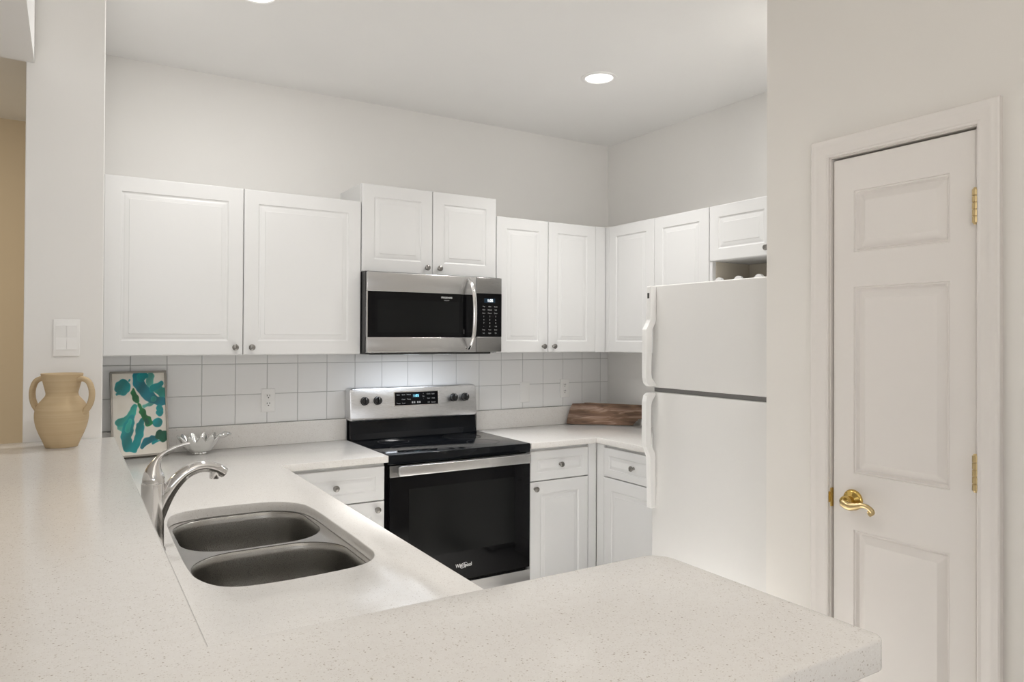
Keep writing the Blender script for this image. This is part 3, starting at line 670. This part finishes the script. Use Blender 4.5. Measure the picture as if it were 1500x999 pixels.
for a, b in ((sx0+.008, xm-.001), (xm+.001, sx1-.008)):
    bm = B(); rr = [(YP-.0055, sz0+.020), (YP-.0085, sz0+.0205), (YP-.0075, (sz0+sz1)/2), (YP-.0115, sz1-.0205), (YP-.0055, sz1-.020)]
    loft(bm, [[Vector((x, p, q)) for p, q in rr] for x in (a, b)]); build('rocker', bm, M['plastic'], t)

# ------------------------------------------------------------------ recessed ceiling lights
def can(x, y, label, power, col, zc=ZC, group=None, spread=math.radians(118)):
    t = thing('recessed_light', (x, y, zc), label, 'ceiling light', group)
    bm = B(); lathe(bm, [(.088, 0), (.088, -.003), (.080, -.006), (.070, -.005), (.066, -.001)], (x, y, zc), 48, cap0=False, cap1=False); build('trim_ring', bm, M['ceil'], t, smooth=True)
    bm = B(); lathe(bm, [(.067, -.0012), (.060, -.0032), (.03, -.0042), (0, -.0045)], (x, y, zc), 48); build('lens', bm, M['lens'], t, smooth=True)
    area('can_light', (x, y, zc-.012), (x, y, 0), .12, .12, power, col, 'DISK', spread, parent=t)
can(.969, -.962, 'round glowing recessed ceiling light above the corner counter', CAN_POWER*.72, COOL, spread=math.radians(121))
can(-.640, -.962, 'round recessed ceiling light at the top edge left of centre', CAN_POWER*.85, COOL, spread=PI)
can(1.25, -1.87, 'unseen recessed fill light added above the refrigerator', CAN_POWER*.45, COOL, spread=PI)  # added out of view to brighten the upper walls
can(-.62, -2.05, 'unseen recessed fill light added above the kitchen sink', CAN_POWER*.6, COOL, spread=math.radians(150))  # added out of view to lift the sink counter
can(.20, -1.62, 'unseen recessed fill light added above the kitchen floor before the range', AISLE_FILL_POWER, COOL, spread=math.radians(44))  # added out of view; narrow beam bounces off the floor onto the ceiling
for x, y, lb in ((-.9, -4.6, 'unseen recessed fill light added behind the breakfast bar'), (-.2, -5.9, 'unseen recessed fill light added near the rear window')):
    can(x, y, lb, ROOM_FILL_POWER, WARM)  # both added behind the camera as warm fill

# ------------------------------------------------------------------ clay jar on the bar
JX, JY = -1.234, -1.198
t = thing('clay_jar', (JX, JY, ZBAR), 'sand coloured clay jar with two handles on the raised bar', 'jar')
outp = [(.040, 0), (.0425, .003), (.050, .022), (.060, .046), (.067, .070), (.0695, .092), (.0675, .110), (.060, .128), (.050, .141), (.0432, .150), (.0415, .158), (.0435, .168), (.0475, .185), (.0515, .202), (.0540, .213), (.0535, .2165), (.051, .2165)]
inp = [(.046, .198), (.038, .16), (.046, .142), (.060, .115), (.062, .09), (.05, .04), (.03, .008), (0, .007)]
P2 = spline(outp, 4)+inp
bm = B(); lathe(bm, P2, (JX, JY, ZBAR), 64); build('jar_body', bm, M['clay'], t, smooth=True, ang=70)
for s in (1, -1):
    a = math.radians(-32); dx, dy = math.cos(a)*s, math.sin(a)*s
    pts = [(JX+dx*r, JY+dy*r, ZBAR+h, q) for r, h, q in ((.046, .197, .008), (.062, .2005, .0078), (.078, .192, .0076), (.087, .172, .0076), (.0885, .148, .0078), (.082, .124, .0082), (.067, .103, .0085), (.058, .095, .008))]
    bm = B(); tube(bm, pts, 16, flat=1.35, ref=(-dy, dx, 0)); build('handle', bm, M['clay'], t, smooth=True)

# ------------------------------------------------------------------ painting leaning on the splash
PW, PH = .229, .386
def seg(px, py, ax, ay, bx, by):
    vx, vy = bx-ax, by-ay; L = vx*vx+vy*vy; k = max(0, min(1, ((px-ax)*vx+(py-ay)*vy)/L)) if L else 0
    return math.hypot(px-ax-k*vx, py-ay-k*vy), k
TEAL, DTEAL, MINT, GREEN, DGREEN, LT = (.0, .26, .28), (.0, .20, .265), (.02, .36, .31), (.0, .17, .045), (.0, .10, .055), (.10, .42, .36)
# strokes as chains of (x, y, half-width) over a 480 x 720 sheet, painted back to front
strokes = [
    (LT, [(282, 300, 14), (330, 285, 16), (375, 275, 12)]),
    (LT, [(45, 435, 14), (62, 470, 22), (80, 490, 22)]),
    (LT, [(352, 30, 32), (338, 80, 30), (330, 108, 18)]),
    (MINT, [(420, 155, 38), (455, 190, 34), (470, 165, 25)]),
    (MINT, [(60, 430, 34), (110, 430, 34), (150, 395, 32), (186, 320, 24), (200, 295, 20)]),
    (TEAL, [(165, 395, 24), (135, 470, 42), (110, 560, 42), (125, 640, 40), (175, 660, 36), (215, 600, 30), (235, 520, 32), (240, 470, 30), (262, 420, 16)]),
    (MINT, [(150, 420, 16), (128, 500, 22)]),
    (DTEAL, [(228, 25, 34), (238, 90, 44), (278, 150, 44), (330, 205, 46), (390, 250, 34), (440, 265, 32), (475, 262, 30)]),
    (TEAL, [(300, 20, 26), (260, 40, 34)]), (TEAL, [(365, 145, 26), (410, 120, 22), (452, 100, 18)]),
    (TEAL, [(88, 128, 56), (100, 118, 56)]), (TEAL, [(40, 180, 12), (60, 170, 22)]), (TEAL, [(152, 68, 12), (156, 62, 11)]),
    (TEAL, [(420, 325, 26), (425, 330, 28)]), (TEAL, [(418, 360, 26), (424, 366, 27)]),
    (TEAL, [(398, 448, 37), (402, 452, 37)]), (MINT, [(370, 235, 20), (374, 239, 22)]),
    (DTEAL, [(248, 660, 14), (285, 615, 30), (340, 590, 26), (390, 590, 18)]), (TEAL, [(350, 630, 10), (410, 612, 10), (460, 605, 14)]),
    (DGREEN, [(415, 560, 36), (445, 575, 42), (462, 560, 34)]),
    (GREEN, [(190, 140, 8), (190, 180, 22), (205, 215, 28), (220, 248, 22), (228, 262, 8)]),
    (GREEN, [(228, 268, 9), (250, 320, 16), (262, 345, 26), (282, 385, 22), (310, 420, 28), (318, 445, 30)]), (DGREEN, [(300, 425, 18), (312, 445, 20)]),
]
def paint(u, v):
    n = 4*math.sin(u*.075+1.3*math.sin(v*.05))+3*math.sin(v*.09+u*.03)
    c = (.80, .765, .69)
    if 40 < u < 140 and 200 < v < 400:
        k = max(0, 1-math.hypot((u-70)/70, (v-290)/100)); c = tuple(a*(1-k*.25)+b*k*.25 for a, b in zip(c, (.55, .50, .40)))
    for col, ch in strokes:
        d = -1e9
        for (ax, ay, ar), (bx, by, br) in zip(ch, ch[1:]):
            q, k = seg(u, v, ax, ay, bx, by); d = max(d, (ar+(br-ar)*k)*1.22-q)
        d += n*.8
        if d > 0:
            e = 1+.22*math.sin(u*.03+v*.023)+(.12 if d < 8 else -.10)
            f = min(1, d/3); c = tuple(a*(1-f)+min(1, b*e)*f for a, b in zip(c, col))
    return c
m, tt, b_ = nt('abstract_watercolour'); at_ = tt.nodes.new('ShaderNodeVertexColor'); at_.layer_name = 'Paint'; tt.links.new(at_.outputs['Color'], b_.inputs['Base Color']); b_.inputs['Roughness'].default_value = .25
pt = thing('painting', (0, 0, 0), 'framed abstract teal and green painting leaning on the back wall tile', 'painting')
bm = B(); fr = .0085
for a in ((0, PW, 0, fr), (0, PW, PH-fr, PH), (0, fr, fr, PH-fr), (PW-fr, PW, fr, PH-fr)): box(bm, a[0], a[1], -.018, .006, a[2], a[3], .001, 1)
fo = build('frame', bm, M['frame'], pt)
bm = B(); NX, NY = 150, 240; vs = []; cols = []
for j in range(NY+1):
    for i in range(NX+1):
        u, v = i/NX, j/NY; vs.append(bm.verts.new((fr+u*(PW-2*fr), -.011, fr+v*(PH-2*fr)))); cols.append(paint(u*480, (1-v)*720))
for j in range(NY):
    for i in range(NX): a = j*(NX+1)+i; bm.faces.new((vs[a], vs[a+1], vs[a+NX+2], vs[a+NX+1]))
bmesh.ops.recalc_face_normals(bm, faces=bm.faces)
box(bm, fr*.5, PW-fr*.5, -.0108, .003, fr*.5, PH-fr*.5)
o = build('canvas', bm, m, pt, recalc=False)
ca = o.data.color_attributes.new('Paint', 'FLOAT_COLOR', 'POINT')
for i in range(len(ca.data)): ca.data[i].color = (*(cols[i] if i < len(cols) else (.6, .57, .5)), 1)
pt.location = (-1.056, -.125, ZK+.0045); pt.rotation_euler = (-math.asin(.098/PH), math.radians(-.35), math.radians(2.6))

# ------------------------------------------------------------------ ruffled silver bowl
BX, BY = -.702, -.135
t = thing('silver_bowl', (BX, BY, ZK), 'small silver ruffled shell bowl beside the painting', 'bowl')
bm = B(); n = 128; rings = []
for k in range(15):
    s = k/14
    for_r = .036+.045*s**.8; z = .012+.062*s**1.25
    ring = []
    for i in range(n):
        a = 2*PI*i/n; w = math.sin(11*a+.5)*(.3+.7*s)
        ring.append(Vector((BX+1.08*for_r*(1+.115*w)*math.cos(a), BY+.88*for_r*(1+.115*w)*math.sin(a), ZK+z+.013*w*s)))
    rings.append(ring)
inner = []
for k in range(14, -1, -1):
    inner.append([Vector((BX+(p.x-BX)*.955, BY+(p.y-BY)*.955, p.z+.0035)) for p in rings[k]])
loft(bm, rings+inner); bo = build('bowl_shell', bm, M['silver'], t, smooth=True, ang=80)
bm = B(); rings = []
for r, z in ((.026, 0), (.028, .004), (.026, .008), (.027, .014), (.032, .020)):
    rings.append([Vector((BX+r*(1+.16*math.sin(7*2*PI*i/84))*math.cos(2*PI*i/84), BY+r*(1+.16*math.sin(7*2*PI*i/84))*math.sin(2*PI*i/84), ZK+z)) for i in range(84)])
loft(bm, rings); build('foot', bm, M['silver'], t, smooth=True)
bm = B(); tube(bm, [(BX+.070, BY+.028, ZK+.070, .006), (BX+.093, BY+.034, ZK+.072, .010), (BX+.115, BY+.040, ZK+.078, .014), (BX+.134, BY+.045, ZK+.080, .009), (BX+.146, BY+.048, ZK+.076, .005)], 14, flat=1.2, ref=(0, 1, 0)); build('leaf_handle', bm, M['silver'], t, smooth=True)

# ------------------------------------------------------------------ live-edge walnut board leaning in the corner
t_pts_b = [(-.010, 0), (.080, -.001), (.20, .001), (.30, .000), (.398, .001), (.402, .010), (.412, .014), (.416, .026), (.428, .032), (.432, .040), (.444, .044), (.456, .040)]
t_pts_t = [(.456, .128), (.40, .129), (.30, .131), (.20, .133), (.135, .136), (.100, .135), (.098, .131), (.060, .1295), (.024, .128), (.010, .100), (-.004, .050), (-.011, .012)]
bm = B(); ring = t_pts_b+t_pts_t
fr0 = [Vector((a, -.011, b)) for a, b in ring]; bk = [Vector((a, .011, b)) for a, b in ring]
loft(bm, [fr0, bk]); bmesh.ops.bevel(bm, geom=[e for e in bm.edges if abs(e.verts[0].co.y-e.verts[1].co.y) < 1e-6], offset=.0015, segments=2, profile=.5, affect='EDGES')
bd = build('cutting_board', bm, M['walnut'], None, origin=(0, 0, 0))
tag(bd, 'walnut live edge cutting board leaning in the counter corner', 'cutting board')
bd.location = (1.452, -.063, ZK+.003); bd.rotation_euler = (math.radians(-10), 0, math.radians(-42))
